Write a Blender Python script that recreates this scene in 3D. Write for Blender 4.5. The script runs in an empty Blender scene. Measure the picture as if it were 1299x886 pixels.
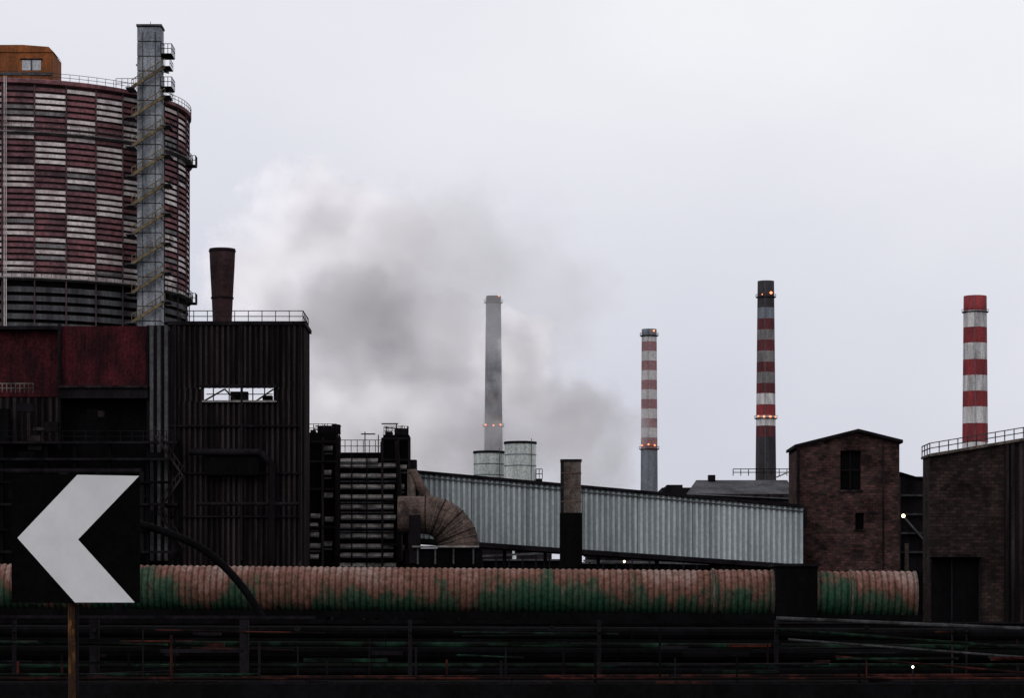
import bpy, math, random
from mathutils import Vector
random.seed(7)
F=3500.0; CX=649.5; HY=800.0; CZ=2.5
def X(px,d): return (px-CX)*d/F
def Z(py,d): return CZ+(HY-py)*d/F
def P(px,py,d): return Vector((X(px,d),d,Z(py,d)))

scn=bpy.context.scene
# ---------------------------------------------------------------- materials
def mat(name,c1,c2=None,scale=0.6,streak=0.2,rough=0.85,spec=0.10,lo=0.38,hi=0.62,metal=0.0,bump=0.0,fine=0.35):
    m=bpy.data.materials.new(name); m.use_nodes=True
    nt=m.node_tree; N=nt.nodes; L=nt.links
    b=N['Principled BSDF']; b.inputs['Roughness'].default_value=rough
    b.inputs['Specular IOR Level'].default_value=spec; b.inputs['Metallic'].default_value=metal
    if c2 is None: c2=tuple(v*0.55 for v in c1)
    tc=N.new('ShaderNodeTexCoord'); mp=N.new('ShaderNodeMapping')
    mp.inputs['Scale'].default_value=(scale,scale,scale*streak)
    L.new(tc.outputs['Object'],mp.inputs['Vector'])
    n=N.new('ShaderNodeTexNoise'); n.inputs['Scale'].default_value=1; n.inputs['Detail'].default_value=7; n.inputs['Roughness'].default_value=0.68
    L.new(mp.outputs[0],n.inputs['Vector'])
    r=N.new('ShaderNodeValToRGB'); r.color_ramp.elements[0].position=lo; r.color_ramp.elements[1].position=hi
    r.color_ramp.elements[0].color=(*c2,1); r.color_ramp.elements[1].color=(*c1,1)
    L.new(n.outputs['Fac'],r.inputs[0])
    n2=N.new('ShaderNodeTexNoise'); n2.inputs['Scale'].default_value=scale*7; n2.inputs['Detail'].default_value=6; n2.inputs['Roughness'].default_value=0.7
    L.new(tc.outputs['Object'],n2.inputs['Vector'])
    mr=N.new('ShaderNodeMapRange'); mr.inputs[1].default_value=0.35; mr.inputs[2].default_value=0.65
    mr.inputs[3].default_value=1-fine; mr.inputs[4].default_value=1+fine
    L.new(n2.outputs['Fac'],mr.inputs[0])
    vm=N.new('ShaderNodeVectorMath'); vm.operation='SCALE'
    L.new(r.outputs[0],vm.inputs[0]); L.new(mr.outputs[0],vm.inputs['Scale'])
    L.new(vm.outputs[0],b.inputs['Base Color'])
    if bump>0:
        bp=N.new('ShaderNodeBump'); bp.inputs['Strength'].default_value=bump; bp.inputs['Distance'].default_value=0.1
        L.new(n2.outputs['Fac'],bp.inputs['Height']); L.new(bp.outputs[0],b.inputs['Normal'])
    return m
def emis(name,c,s):
    m=bpy.data.materials.new(name); m.use_nodes=True; b=m.node_tree.nodes['Principled BSDF']
    b.inputs['Base Color'].default_value=(*c,1); b.inputs['Emission Color'].default_value=(*c,1); b.inputs['Emission Strength'].default_value=s
    return m
M=dict(
 black=mat('soot_black',(0.004,0.004,0.005),(0.002,0.002,0.002),spec=0.03),
 darksteel=mat('dark_steel',(0.013,0.011,0.013),(0.005,0.004,0.005),scale=0.8,spec=0.05),
 brownsteel=mat('rusty_dark_cladding',(0.040,0.030,0.032),(0.007,0.005,0.006),scale=1.1,streak=0.07,spec=0.05,lo=0.42,hi=0.66),
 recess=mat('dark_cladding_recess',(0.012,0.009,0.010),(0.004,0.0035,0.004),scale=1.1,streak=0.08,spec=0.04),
 greysteel=mat('grey_steel',(0.09,0.092,0.10),(0.03,0.03,0.034),scale=0.6,streak=0.15),
 louvre=mat('galvanised_louvre',(0.27,0.25,0.24),(0.05,0.042,0.04),scale=0.6,streak=1,lo=0.38,hi=0.58),
 tower=mat('tower_cladding',(0.31,0.33,0.36),(0.11,0.12,0.14),scale=0.4,streak=0.2),
 redpanel=mat('red_cladding',(0.056,0.009,0.012),(0.016,0.004,0.006),scale=0.8,streak=0.5,fine=0.6),
 gred=mat('gasometer_red',(0.20,0.088,0.097),(0.09,0.048,0.055),scale=0.2,streak=0.4,fine=0.4),
 gwhite=mat('gasometer_white',(0.62,0.56,0.555),(0.25,0.19,0.195),scale=0.22,streak=0.4,lo=0.34,hi=0.6,fine=0.3),
 gdark=mat('gasometer_gap',(0.09,0.052,0.058),(0.035,0.023,0.027),scale=0.2),
 orange=mat('orange_brick',(0.26,0.085,0.03),(0.12,0.045,0.02),scale=0.4),
 yellow=mat('faded_yellow_stair',(0.20,0.155,0.09),(0.07,0.055,0.04),scale=0.8,streak=1),
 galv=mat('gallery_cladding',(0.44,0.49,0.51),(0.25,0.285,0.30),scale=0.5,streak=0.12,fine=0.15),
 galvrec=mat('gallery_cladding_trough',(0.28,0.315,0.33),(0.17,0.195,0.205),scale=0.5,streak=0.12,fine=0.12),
 cred=mat('chimney_red',(0.25,0.040,0.045),(0.12,0.030,0.035),scale=0.4,streak=0.15,lo=0.33,hi=0.6),  # red dulled in place of distance haze
 cwhite=mat('chimney_white',(0.60,0.59,0.595),(0.25,0.24,0.245),scale=0.4,streak=0.12,lo=0.36,hi=0.57),
 hazered=mat('hazed_chimney_red',(0.31,0.165,0.17),(0.20,0.12,0.13),scale=0.2,streak=0.15),  # paler bands: distance haze put into the colour
 hazewhite=mat('hazed_chimney_white',(0.54,0.52,0.525),(0.36,0.34,0.35),scale=0.2,streak=0.15),  # distance haze put into this white as well
 dred=mat('sooty_red',(0.13,0.034,0.038),(0.055,0.024,0.028),scale=0.3,streak=0.2),
 dwhite=mat('sooty_white',(0.21,0.195,0.20),(0.085,0.08,0.082),scale=0.3,streak=0.2),
 cgrey=mat('chimney_concrete',(0.175,0.19,0.22),(0.105,0.114,0.133),scale=0.25,streak=0.12),
 cdark=mat('chimney_soot',(0.05,0.044,0.048),(0.024,0.022,0.026),scale=0.3,streak=0.15),
 silo=mat('silo_paint',(0.60,0.64,0.62),(0.36,0.385,0.375),scale=0.5,streak=0.1),
 duct=mat('duct_metal',(0.12,0.082,0.07),(0.03,0.023,0.022),scale=0.9,streak=1,fine=0.5),
 stackbrown=mat('stack_brown',(0.13,0.105,0.09),(0.045,0.036,0.032),scale=0.9,streak=0.3,fine=0.5),
 rustred=mat('rusty_stack',(0.042,0.022,0.024),(0.016,0.010,0.012),scale=0.6,streak=0.2,spec=0.06),
 ground=mat('coal_dust_ground',(0.006,0.005,0.005),(0.002,0.002,0.002),scale=0.15,streak=1,bump=0.3,spec=0.02),
 asphalt=mat('asphalt',(0.05,0.05,0.05),(0.035,0.035,0.035),scale=1.5,streak=1,bump=0.2),
 signwhite=mat('sign_white',(0.70,0.70,0.725),(0.58,0.58,0.61),scale=1.3,streak=1,rough=0.45,spec=0.3,lo=0.3,hi=0.7,fine=0.03),
 signblack=mat('sign_black',(0.003,0.003,0.003),(0.002,0.002,0.002),scale=3,streak=1,rough=0.9,spec=0.02),
 post=mat('rusty_yellow_post',(0.24,0.11,0.03),(0.03,0.014,0.008),scale=9,streak=0.3,lo=0.46,hi=0.62),
 pipegreen=mat('dark_green_pipe',(0.012,0.034,0.021),(0.003,0.004,0.003),scale=0.5,streak=1,lo=0.48,hi=0.64,spec=0.05),
 pipered=mat('dark_red_pipe',(0.060,0.016,0.012),(0.006,0.003,0.003),scale=0.5,streak=1,lo=0.48,hi=0.64,spec=0.05),
 rail=mat('dull_galvanised_rail',(0.06,0.06,0.064),(0.012,0.012,0.012),scale=0.9,streak=1),
 roofgrey=mat('grey_roof',(0.075,0.075,0.082),(0.03,0.03,0.034),scale=0.5,streak=0.4),
 glass=mat('dim_glass',(0.45,0.47,0.50),(0.2,0.2,0.22),scale=0.5,rough=0.3,spec=0.5),
 paint=mat('road_paint',(0.7,0.7,0.7),(0.5,0.5,0.5),scale=2,streak=1),
 lampred=emis('aviation_light',(1.0,0.24,0.10),2.6),
 lampwarm=emis('warm_lamp',(1.0,0.75,0.42),6.0),
 lampcool=emis('lamp_white',(1.0,0.93,0.8),8.0),
)
def brickmat(name,k,c1,c2,c3,mlo=0.35):
    m=bpy.data.materials.new(name); m.use_nodes=True; nt=m.node_tree; N=nt.nodes; L=nt.links
    b=N['Principled BSDF']; b.inputs['Roughness'].default_value=0.95; b.inputs['Specular IOR Level'].default_value=0.05
    tc=N.new('ShaderNodeTexCoord'); sp=N.new('ShaderNodeSeparateXYZ'); L.new(tc.outputs['Object'],sp.inputs[0])
    ad=N.new('ShaderNodeMath'); L.new(sp.outputs[0],ad.inputs[0]); L.new(sp.outputs[1],ad.inputs[1])
    cb=N.new('ShaderNodeCombineXYZ'); L.new(ad.outputs[0],cb.inputs[0]); L.new(sp.outputs[2],cb.inputs[1])
    br=N.new('ShaderNodeTexBrick'); br.inputs['Scale'].default_value=1.0
    br.inputs['Brick Width'].default_value=0.42; br.inputs['Row Height'].default_value=0.2; br.inputs['Mortar Size'].default_value=0.03
    br.inputs['Color1'].default_value=(*c1,1); br.inputs['Color2'].default_value=(*c2,1); br.inputs['Mortar'].default_value=(*c3,1)
    L.new(cb.outputs[0],br.inputs['Vector'])
    n=N.new('ShaderNodeTexNoise'); n.inputs['Scale'].default_value=0.6; n.inputs['Detail'].default_value=10; n.inputs['Roughness'].default_value=0.78
    L.new(tc.outputs['Object'],n.inputs['Vector'])
    mr=N.new('ShaderNodeMapRange'); mr.inputs[1].default_value=0.37; mr.inputs[2].default_value=0.65; mr.inputs[3].default_value=mlo; mr.inputs[4].default_value=1.2
    L.new(n.outputs['Fac'],mr.inputs[0])
    vm=N.new('ShaderNodeVectorMath'); vm.operation='SCALE'; L.new(br.outputs['Color'],vm.inputs[0]); L.new(mr.outputs[0],vm.inputs['Scale'])
    L.new(vm.outputs[0],b.inputs['Base Color'])
    M[k]=m
brickmat('dirty_brick','brick',(0.115,0.052,0.048),(0.030,0.019,0.019),(0.040,0.031,0.030),0.25)
brickmat('sooty_brown_brick','brownblock',(0.052,0.033,0.030),(0.017,0.012,0.012),(0.022,0.017,0.016),0.3)
def hoodmat(name,k,mul):
    m=bpy.data.materials.new(name); m.use_nodes=True; nt=m.node_tree; N=nt.nodes; L=nt.links
    b=N['Principled BSDF']; b.inputs['Roughness'].default_value=0.85; b.inputs['Specular IOR Level'].default_value=0.08
    tc=N.new('ShaderNodeTexCoord'); sp=N.new('ShaderNodeSeparateXYZ'); L.new(tc.outputs['Object'],sp.inputs[0])
    mp=N.new('ShaderNodeMapping'); mp.inputs['Scale'].default_value=(0.75,0.3,0.28); L.new(tc.outputs['Object'],mp.inputs[0])
    n=N.new('ShaderNodeTexNoise'); n.inputs['Scale'].default_value=1; n.inputs['Detail'].default_value=9; n.inputs['Roughness'].default_value=0.8; L.new(mp.outputs[0],n.inputs[0])
    nb=N.new('ShaderNodeTexNoise'); nb.inputs['Scale'].default_value=0.16; nb.inputs['Detail'].default_value=2; L.new(tc.outputs['Object'],nb.inputs[0])
    mx=N.new('ShaderNodeMath'); mx.operation='MULTIPLY_ADD'; mx.inputs[1].default_value=0.0088; L.new(sp.outputs[0],mx.inputs[0]); L.new(sp.outputs[2],mx.inputs[2])
    h=N.new('ShaderNodeMapRange'); h.inputs[1].default_value=3.6; h.inputs[2].default_value=5.9; h.inputs[3].default_value=0.15; h.inputs[4].default_value=-0.13; L.new(mx.outputs[0],h.inputs[0])
    a=N.new('ShaderNodeMath'); L.new(n.outputs['Fac'],a.inputs[0]); L.new(h.outputs[0],a.inputs[1])
    a2=N.new('ShaderNodeMath'); a2.operation='MULTIPLY_ADD'; a2.inputs[1].default_value=0.85; L.new(nb.outputs['Fac'],a2.inputs[0]); L.new(a.outputs[0],a2.inputs[2])
    a3=N.new('ShaderNodeMath'); a3.operation='SUBTRACT'; a3.inputs[1].default_value=0.42; L.new(a2.outputs[0],a3.inputs[0])
    r=N.new('ShaderNodeValToRGB'); e=r.color_ramp.elements
    def c(*v): return tuple(x*mul for x in v)+(1,)
    e[0].position=0.30; e[0].color=c(0.26,0.175,0.155); e[1].position=0.72; e[1].color=c(0.018,0.062,0.036)
    x=e.new(0.42); x.color=c(0.19,0.095,0.075); x=e.new(0.51); x.color=c(0.14,0.068,0.050); x=e.new(0.575); x.color=c(0.045,0.072,0.046)
    L.new(a3.outputs[0],r.inputs[0])
    n2=N.new('ShaderNodeTexNoise'); n2.inputs['Scale'].default_value=3.5; n2.inputs['Detail'].default_value=7; n2.inputs['Roughness'].default_value=0.8; L.new(tc.outputs['Object'],n2.inputs[0])
    mr=N.new('ShaderNodeMapRange'); mr.inputs[1].default_value=0.36; mr.inputs[2].default_value=0.64; mr.inputs[3].default_value=0.4; mr.inputs[4].default_value=1.3; L.new(n2.outputs['Fac'],mr.inputs[0])
    vm=N.new('ShaderNodeVectorMath'); vm.operation='SCALE'; L.new(r.outputs[0],vm.inputs[0]); L.new(mr.outputs[0],vm.inputs['Scale'])
    L.new(vm.outputs[0],b.inputs['Base Color'])
    M[k]=m
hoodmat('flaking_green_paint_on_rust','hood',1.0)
hoodmat('shaded_corrugation_trough','hood2',0.5)  # trough shading painted in: darker copy of the hood colours

# ---------------------------------------------------------------- mesh builder
def group(name,parent=None):
    o=bpy.data.objects.new(name,None); scn.collection.objects.link(o); o.empty_display_size=0.5
    if parent: o.parent=parent
    return o
class B:
    def __init__(s): s.v=[];s.f=[];s.m=[];s.mats=[]
    def mi(s,k):
        if k not in s.mats: s.mats.append(k)
        return s.mats.index(k)
    def quad(s,pts,k):
        b=len(s.v); s.v+= [tuple(p) for p in pts]; s.f.append(tuple(range(b,b+len(pts)))); s.m.append(s.mi(k))
    def hexa(s,v,k):
        q=len(s.v); s.v+=[tuple(p) for p in v]
        for f in ((0,3,2,1),(4,5,6,7),(0,1,5,4),(1,2,6,5),(2,3,7,6),(3,0,4,7)): s.f.append(tuple(q+i for i in f)); s.m.append(s.mi(k))
    def box(s,x0,x1,y0,y1,z0,z1,k):
        if x0>x1:x0,x1=x1,x0
        if z0>z1:z0,z1=z1,z0
        s.hexa([(x0,y0,z0),(x1,y0,z0),(x1,y1,z0),(x0,y1,z0),(x0,y0,z1),(x1,y0,z1),(x1,y1,z1),(x0,y1,z1)],k)
    def pbox(s,px0,px1,py0,py1,d,dep,k,dd=0):
        s.box(X(px0,d),X(px1,d),d-dd,d-dd+dep,Z(py1,d),Z(py0,d),k)
    def beam(s,p0,p1,w,k,n=4,r1=None,cap=True):
        p0=Vector(p0);p1=Vector(p1); a=(p1-p0)
        if a.length<1e-6:return
        a.normalize(); u=Vector((0,0,1)) if abs(a.z)<0.9 else Vector((1,0,0))
        s1=a.cross(u).normalized(); s2=s1.cross(a).normalized(); b=len(s.v)
        for p,r in ((p0,w),(p1,r1 if r1 else w)):
            for i in range(n):
                t=2*math.pi*(i+0.5)/n; s.v.append(tuple(p+(s1*math.cos(t)+s2*math.sin(t))*r))
        for i in range(n):
            j=(i+1)%n; s.f.append((b+i,b+j,b+n+j,b+n+i)); s.m.append(s.mi(k))
        if cap:
            s.f.append(tuple(b+i for i in reversed(range(n)))); s.m.append(s.mi(k)); s.f.append(tuple(b+n+i for i in range(n))); s.m.append(s.mi(k))
    def path(s,pts,r,k,n=10):
        for a,b in zip(pts[:-1],pts[1:]): s.beam(a,b,r,k,n)
    def sweep(s,pts,radii,k,n=20,cap=True,kf=None):
        pts=[Vector(p) for p in pts]; b0=len(s.v); c=len(pts)
        for i,p in enumerate(pts):
            t=(pts[min(i+1,c-1)]-pts[max(i-1,0)]).normalized()
            u=Vector((0,1,0)) if abs(t.y)<0.9 else Vector((0,0,1))
            s1=t.cross(u).normalized(); s2=s1.cross(t).normalized()
            for j in range(n):
                a=2*math.pi*j/n; s.v.append(tuple(p+(s1*math.cos(a)+s2*math.sin(a))*radii[i]))
        kk=s.mi(k)
        for i in range(c-1):
            if kf: kk=s.mi(kf(i))
            for j in range(n):
                j2=(j+1)%n; s.f.append((b0+i*n+j,b0+i*n+j2,b0+(i+1)*n+j2,b0+(i+1)*n+j)); s.m.append(kk)
        if cap:
            s.f.append(tuple(b0+j for j in range(n)));s.m.append(kk); s.f.append(tuple(b0+(c-1)*n+j for j in range(n)));s.m.append(kk)
    def lathe(s,cx,cy,prof,n,kf,a0=0):
        b0=len(s.v); m=n
        for r,z in prof:
            for j in range(m):
                a=a0+2*math.pi*j/n; s.v.append((cx+r*math.sin(a),cy-r*math.cos(a),z))
        for i in range(len(prof)-1):
            for j in range(n):
                j2=(j+1)%m; s.f.append((b0+i*m+j,b0+i*m+j2,b0+(i+1)*m+j2,b0+(i+1)*m+j)); s.m.append(s.mi(kf(i,j)))
    def ball(s,c,r,k,n=8):
        c=Vector(c); prof=[(max(0.001,r*math.sin(math.pi*i/5)),c.z-r*math.cos(math.pi*i/5)) for i in range(6)]
        s.lathe(c.x,c.y,prof,n,lambda i,j:k)
    def corr(s,p0,p1,zb0,zt0,zb1,zt1,pitch,amp,k,k2=None):
        a=Vector((p0[0],p0[1],0)); c=Vector((p1[0],p1[1],0)); L=(c-a).length; t=(c-a)/L; nrm=Vector((t.y,-t.x,0))
        n=max(1,int(L/pitch)); pts=[]
        for i in range(n):
            for fr,o in ((0,0),(0.40,0),(0.5,1),(0.9,1)): pts.append(((i+fr)*L/n,o))
        pts.append((L,0)); b=len(s.v)
        for q,o in pts:
            p=a+t*q+nrm*(amp*o); f=q/L
            s.v.append((p.x,p.y,zb0+(zb1-zb0)*f)); s.v.append((p.x,p.y,zt0+(zt1-zt0)*f))
        for i in range(len(pts)-1):
            kk=k
            if k2 and i%4==0: kk=k2
            s.f.append((b+2*i,b+2*i+2,b+2*i+3,b+2*i+1)); s.m.append(s.mi(kk))
    def rail(s,p0,p1,h,k,n=6,r=0.04,mid=2):
        p0=Vector(p0);p1=Vector(p1)
        for i in range(n+1):
            p=p0.lerp(p1,i/n); s.beam(p,p+Vector((0,0,h)),r,k)
        for q in range(mid):
            o=Vector((0,0,h*(q+1)/mid)); s.beam(p0+o,p1+o,r,k)
    def done(s,name,parent=None,smooth=False):
        me=bpy.data.meshes.new(name); me.from_pydata(s.v,[],s.f)
        for k in s.mats: me.materials.append(M[k])
        me.polygons.foreach_set('material_index',s.m)
        if smooth: me.polygons.foreach_set('use_smooth',[True]*len(s.f))
        me.update(); o=bpy.data.objects.new(name,me); scn.collection.objects.link(o)
        if parent: o.parent=parent
        return o

# ---------------------------------------------------------------- ground & road
b=B(); b.quad([(-4000,-300,0),(4000,-300,0),(4000,6000,0),(-4000,6000,0)],'ground'); b.done('ground')
b=B(); b.quad([(-120,-5,0.004),(120,-5,0.004),(120,7,0.004),(-120,7,0.004)],'asphalt'); b.done('road')
b=B()
for y in (-4.6,6.5): b.quad([(-120,y,0.008),(120,y,0.008),(120,y+0.15,0.008),(-120,y+0.15,0.008)],'paint')
b.done('road_marking')
b=B(); b.box(-120,120,7,7.2,0,0.12,'asphalt'); b.done('kerb')

# ---------------------------------------------------------------- gasometer
g=group('gasometer'); GD=490.0; gx=X(20,GD); R=30.1
zt=Z(97,GD-R); zb=61.5
def ring(zlo,zhi,step,out,kf,name,a0=math.radians(-4)):
    b=B(); n=int(round((zhi-zlo)/step)); prof=[]
    for i in range(n):
        z=zlo+i*step
        prof+= [(R+out,z),(R+out*0.75,z+step*0.60),(R-0.15,z+step*0.62),(R-0.15,z+step*0.99)]
    prof.append((R,zhi))
    b.lathe(gx,GD,prof,72,kf,a0=a0)
    return b.done(name,g)
NR=32; step=(zt-1.2-zb)/NR
rr_=random.Random(3); tint={}
def kf(i,j):
    q=i//4; sub=i%4; row=(q+1)//4; col=j//2
    w=(row+col)%2
    key=(q,col)
    if key not in tint: tint[key]=rr_.random()
    if sub>=2: return 'gdark'
    if q==0: return 'gwhite'
    if tint[key]<0.04: return 'gdark'
    if w and tint[key]>0.92: return 'dwhite'
    if (not w) and tint[key]>0.95: return 'dwhite'
    return 'gwhite' if w else 'gred'
ring(zb,zt-1.2,step,0.45,kf,'checkered_shell')
ring(20,zb-0.3,1.5,0.35,lambda i,j:'greysteel' if (i%4)<2 else 'black','lower_shell')
b=B()
b.lathe(gx,GD,[(R+0.3,zt-1.2),(R+0.9,zt-1.0),(R+0.9,zt-0.4),(R-0.6,zt),(R*0.6,zt+0.6),(0.01,zt+1.5)],72,lambda i,j:'gred' if i<3 else 'greysteel')
for z in (zt-9.2,zb-0.2):
    b.lathe(gx,GD,[(R+0.3,z-0.35),(R+1.2,z-0.05),(R+1.2,z+0.12),(R+0.3,z+0.1)],72,lambda i,j:'dwhite')
b.done('rim_and_walkways',g)
b=B()
for j in range(36):
    a=math.radians(-4+10*j); rr=R+0.5
    x=gx+rr*math.sin(a); y=GD-rr*math.cos(a)
    b.beam((x,y,14),(x,y,zt-1.2),0.14,'gdark')
a=math.radians(7)
for da in(-0.5,0.5):
    a2=a+math.radians(da)*0.6; b.beam((gx+(R+1)*math.sin(a2),GD-(R+1)*math.cos(a2),15),(gx+(R+1)*math.sin(a2),GD-(R+1)*math.cos(a2),zt),0.09,'gwhite')
b.done('columns_and_ladder',g)
b=B()
for zz,rr in ((zt-0.4,R+0.85),(zt-9.1,R+1.15),(zb-0.1,R+1.15)):
    N=120
    for j in range(N):
        a=2*math.pi*j/N; a2=2*math.pi*(j+1)/N
        p=Vector((gx+rr*math.sin(a),GD-rr*math.cos(a),zz)); q=Vector((gx+rr*math.sin(a2),GD-rr*math.cos(a2),zz))
        b.beam(p,p+Vector((0,0,1.2)),0.05,'rail')
        for h in (0.6,1.2): b.beam(p+Vector((0,0,h)),q+Vector((0,0,h)),0.05,'rail')
for zz in (zt-9.1,zb-0.1):
    for da in (88,):
        a=math.radians(da); c=Vector((gx+(R+1.5)*math.sin(a),GD-(R+1.5)*math.cos(a),zz))
        b.box(c.x-1.0,c.x+0.6,c.y-1.3,c.y+1.3,zz-1.1,zz-0.9,'darksteel'); b.rail((c.x+0.6,c.y-1.3,zz-0.9),(c.x+0.6,c.y+1.3,zz-0.9),1.6,'rail',n=3,r=0.07)
        b.rail((c.x-1,c.y-1.3,zz-0.9),(c.x+0.6,c.y-1.3,zz-0.9),1.6,'rail',n=2,r=0.07)
b.done('railings',g)
b=B(); d=475
x0,x1=X(-40,d),X(67,d); z0,z1=zt-0.2,Z(66,d)
b.box(x0,x1,d,d+9,z0,z1,'orange')
b.quad([(x0-0.2,d-0.2,z1),(x1+0.2,d-0.2,z1),(X(62,d),d-0.2,z1+0.9),(X(28,d),d-0.2,z1+1.25),(x0,d-0.2,z1+1.2)],'orange')
b.quad([(x0-0.2,d-0.2,z1+1.2),(X(28,d),d-0.2,z1+1.25),(X(28,d),d+9,z1+1.25),(x0-0.2,d+9,z1+1.2)],'orange')
b.quad([(X(62,d),d-0.2,z1+0.9),(x1+0.2,d-0.2,z1),(x1+0.2,d+9,z1),(X(62,d),d+9,z1+0.9)],'orange')
b.quad([(X(28,d),d-0.2,z1+1.25),(X(62,d),d-0.2,z1+.9),(X(62,d),d+9,z1+.9),(X(28,d),d+9,z1+1.25)],'orange')
b.pbox(28,52,76,89,d,0.3,'glass',dd=0.06); b.pbox(39,41,76,89,d,0.3,'greysteel',dd=0.1)
b.pbox(26,54,74,76,d,0.4,'darksteel',dd=0.12)
b.pbox(-40,66,92,95,d,0.3,'greysteel',dd=0.25)
b.done('roof_cabin',g)
b=B(); d=466; w0,w1=X(174,d),X(204,d); top=Z(33,d)
nn=34; hh=(top-20)/nn
for i in range(nn):
    b.box(w0,w1,d,d+4,20+i*hh,20+(i+1)*hh-0.18,'tower')
b.box(w0+0.2,w1-0.2,d+0.15,d+3.85,19,top-0.3,'greysteel')
b.box(w0-0.15,w1+0.15,d-0.15,d+4.15,top,top+0.35,'greysteel')
for px in (181,197): b.pbox(px-0.4,px+0.4,40,420,d,0.1,'greysteel',dd=0.12)
b.done('stair_tower',g)
b=B()
n=9; s0=Z(410,d); s1=Z(75,d); fh=(s1-s0)/n
for i in range(n):
    xl,xr=X(168,d),X(210,d); yy=d-0.9
    z=s0+i*fh
    pA=Vector((xl,yy,z)); pB=Vector((xr,yy,z+fh*0.72))
    for o in (0,1.3): b.beam(pA+Vector((0,0,o)),pB+Vector((0,0,o)),0.34 if o==0 else 0.10,'yellow')
    for q in range(9):
        p=pA.lerp(pB,q/8); b.beam(p,p+Vector((0,0,1.3)),0.06,'yellow')
    b.box(xr-0.6,xr+0.9,yy-0.5,d+3,z+fh*0.72-0.12,z+fh*0.72,'greysteel')
    b.rail((xr+0.9,yy-0.5,z+fh*0.72),(xr+0.9,d+3,z+fh*0.72),1.2,'darksteel',n=3,r=0.05)
    b.box(xl-1.0,xl+0.4,yy-0.5,d+3,z-0.14,z,'greysteel')
    b.beam((xr,d+4.6,z+fh*0.72),(xl,d+4.6,z+fh),0.2,'yellow')
for py in (68,110):
    z=Z(py,d); b.box(w1,X(218,d),d-0.5,d+4,z-0.2,z,'darksteel')
    b.rail((w1,d-0.5,z),(X(218,d),d-0.5,z),1.6,'darksteel',n=3,r=0.07); b.rail((X(218,d),d-0.5,z),(X(218,d),d+4,z),1.6,'darksteel',n=3,r=0.07)
b.rail((w0-4,d+3,zt),(w0,d+3,zt),1.5,'darksteel',n=4,r=0.06)
b.beam((X(189,d),d+2,top),(X(189,d),d+2,top+1.2),0.06,'darksteel')
b.done('zigzag_stairs',g)

# ---------------------------------------------------------------- left works building
g=group('steelworks_building'); d=180.0
b=B()
zt=Z(413,d); DP=5.0
xo0,xo1=X(259,d),X(347,d); zo0,zo1=Z(510,d),Z(493,d)
xa,xb=X(215,d),X(383,d)
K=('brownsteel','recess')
b.corr((xa,d),(xb,d),0,zo0,0,zo0,0.36,0.16,*K)
b.corr((xa,d),(xb,d),zo1,zt,zo1,zt,0.36,0.16,*K)
b.corr((xa,d),(xo0,d),zo0,zo1,zo0,zo1,0.36,0.16,*K)
b.corr((xo1,d),(xb,d),zo0,zo1,zo0,zo1,0.36,0.16,*K)
b.corr((xb,d),(xb,d+DP),0,zt,0,zt,0.42,0.14,*K)
e=d+DP
b.box(xa,xb,e,e+0.2,0,Z(514,e),'black'); b.box(xa,xb,e,e+0.2,Z(488,e),zt,'black')
b.box(xa,X(251,e),e,e+0.2,Z(514,e),Z(488,e),'black'); b.box(X(354,e),xb,e,e+0.2,Z(514,e),Z(488,e),'black')
b.box(xa-0.1,xb+0.25,d-0.25,e+0.3,zt,zt+0.25,'darksteel')
b.done('ribbed_hall_walls',g)
b=B()
for (p,q) in (((259,509),(285,494)),((325,509),(347,494)),((285,494),(300,509))):
    b.beam(P(*p,d-0.2),P(*q,d-0.2),0.07,'darksteel')
b.pbox(257,350,508.6,511,d,0.25,'louvre',dd=0.32); b.pbox(262,346,500,501,d,0.1,'darksteel',dd=0.1)
for px in (270,290,305,320,335): b.pbox(px,px+1.3,493,510,d,0.1,'darksteel',dd=0.02)
b.pbox(255,352,489,492.5,d,0.3,'darksteel',dd=0.35)
b.pbox(292,314,497,509,d+3,0.8,'stackbrown'); b.pbox(333,345,502,509,d+3,0.8,'darksteel')
for px in (222,306,380): b.pbox(px,px+2.4,414,712,d,0.3,'darksteel',dd=0.4)
for py in (540,600,655): b.pbox(216,383,py,py+2.2,d,0.25,'darksteel',dd=0.3)
b.rail((X(228,d),d+0.2,zt+0.25),(X(384,d),d+0.2,zt+0.25),0.72,'brownsteel',n=9,r=0.035)
b.rail((X(384,d),d+0.2,zt+0.25),(X(384,d),e,zt+0.25),0.72,'brownsteel',n=4,r=0.035)
b.done('frames_and_railing',g)
b=B()
xl=X(-90,d)
b.box(xl,X(206,d),d+1.2,d+8,0,zt-0.05,'black')
b.corr((X(186,d),d),(X(214,d),d),Z(712,d),zt,Z(712,d),zt,0.40,0.16,'greysteel','recess')
b.corr((X(77,d),d+0.4),(X(185,d),d+0.4),Z(493,d),zt,Z(493,d),zt,0.5,0.04,'redpanel')
b.corr((xl,d+0.5),(X(74,d),d+0.5),Z(503,d),Z(419,d),Z(503,d),Z(419,d),0.5,0.04,'redpanel')
b.corr((xl,d+0.6),(X(74,d),d+0.6),Z(562,d),Z(504,d),Z(562,d),Z(504,d),0.45,0.14,'brownsteel','recess')
b.pbox(73.5,77,411,570,d,0.5,'darksteel',dd=0.1)
b.pbox(76,188,493.5,506,d,1.5,'darksteel',dd=0.3); b.pbox(76,188,490,493,d,1.2,'brownsteel',dd=0.5)
b.pbox(-90,74,414,418.5,d,1.2,'darksteel',dd=0.2)
b.done('red_panelled_block',g)
b=B()
for py,k in ((562,'darksteel'),(583,'darksteel'),(612,'black'),(640,'darksteel'),(672,'black'),(700,'darksteel')):
    b.pbox(-90,228,py,py+3,d,0.6,k,dd=1.4)
for px in (-30,4,60,96,140,188,226): b.pbox(px,px+4,560,716,d,0.5,'black',dd=1.1)
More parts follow.
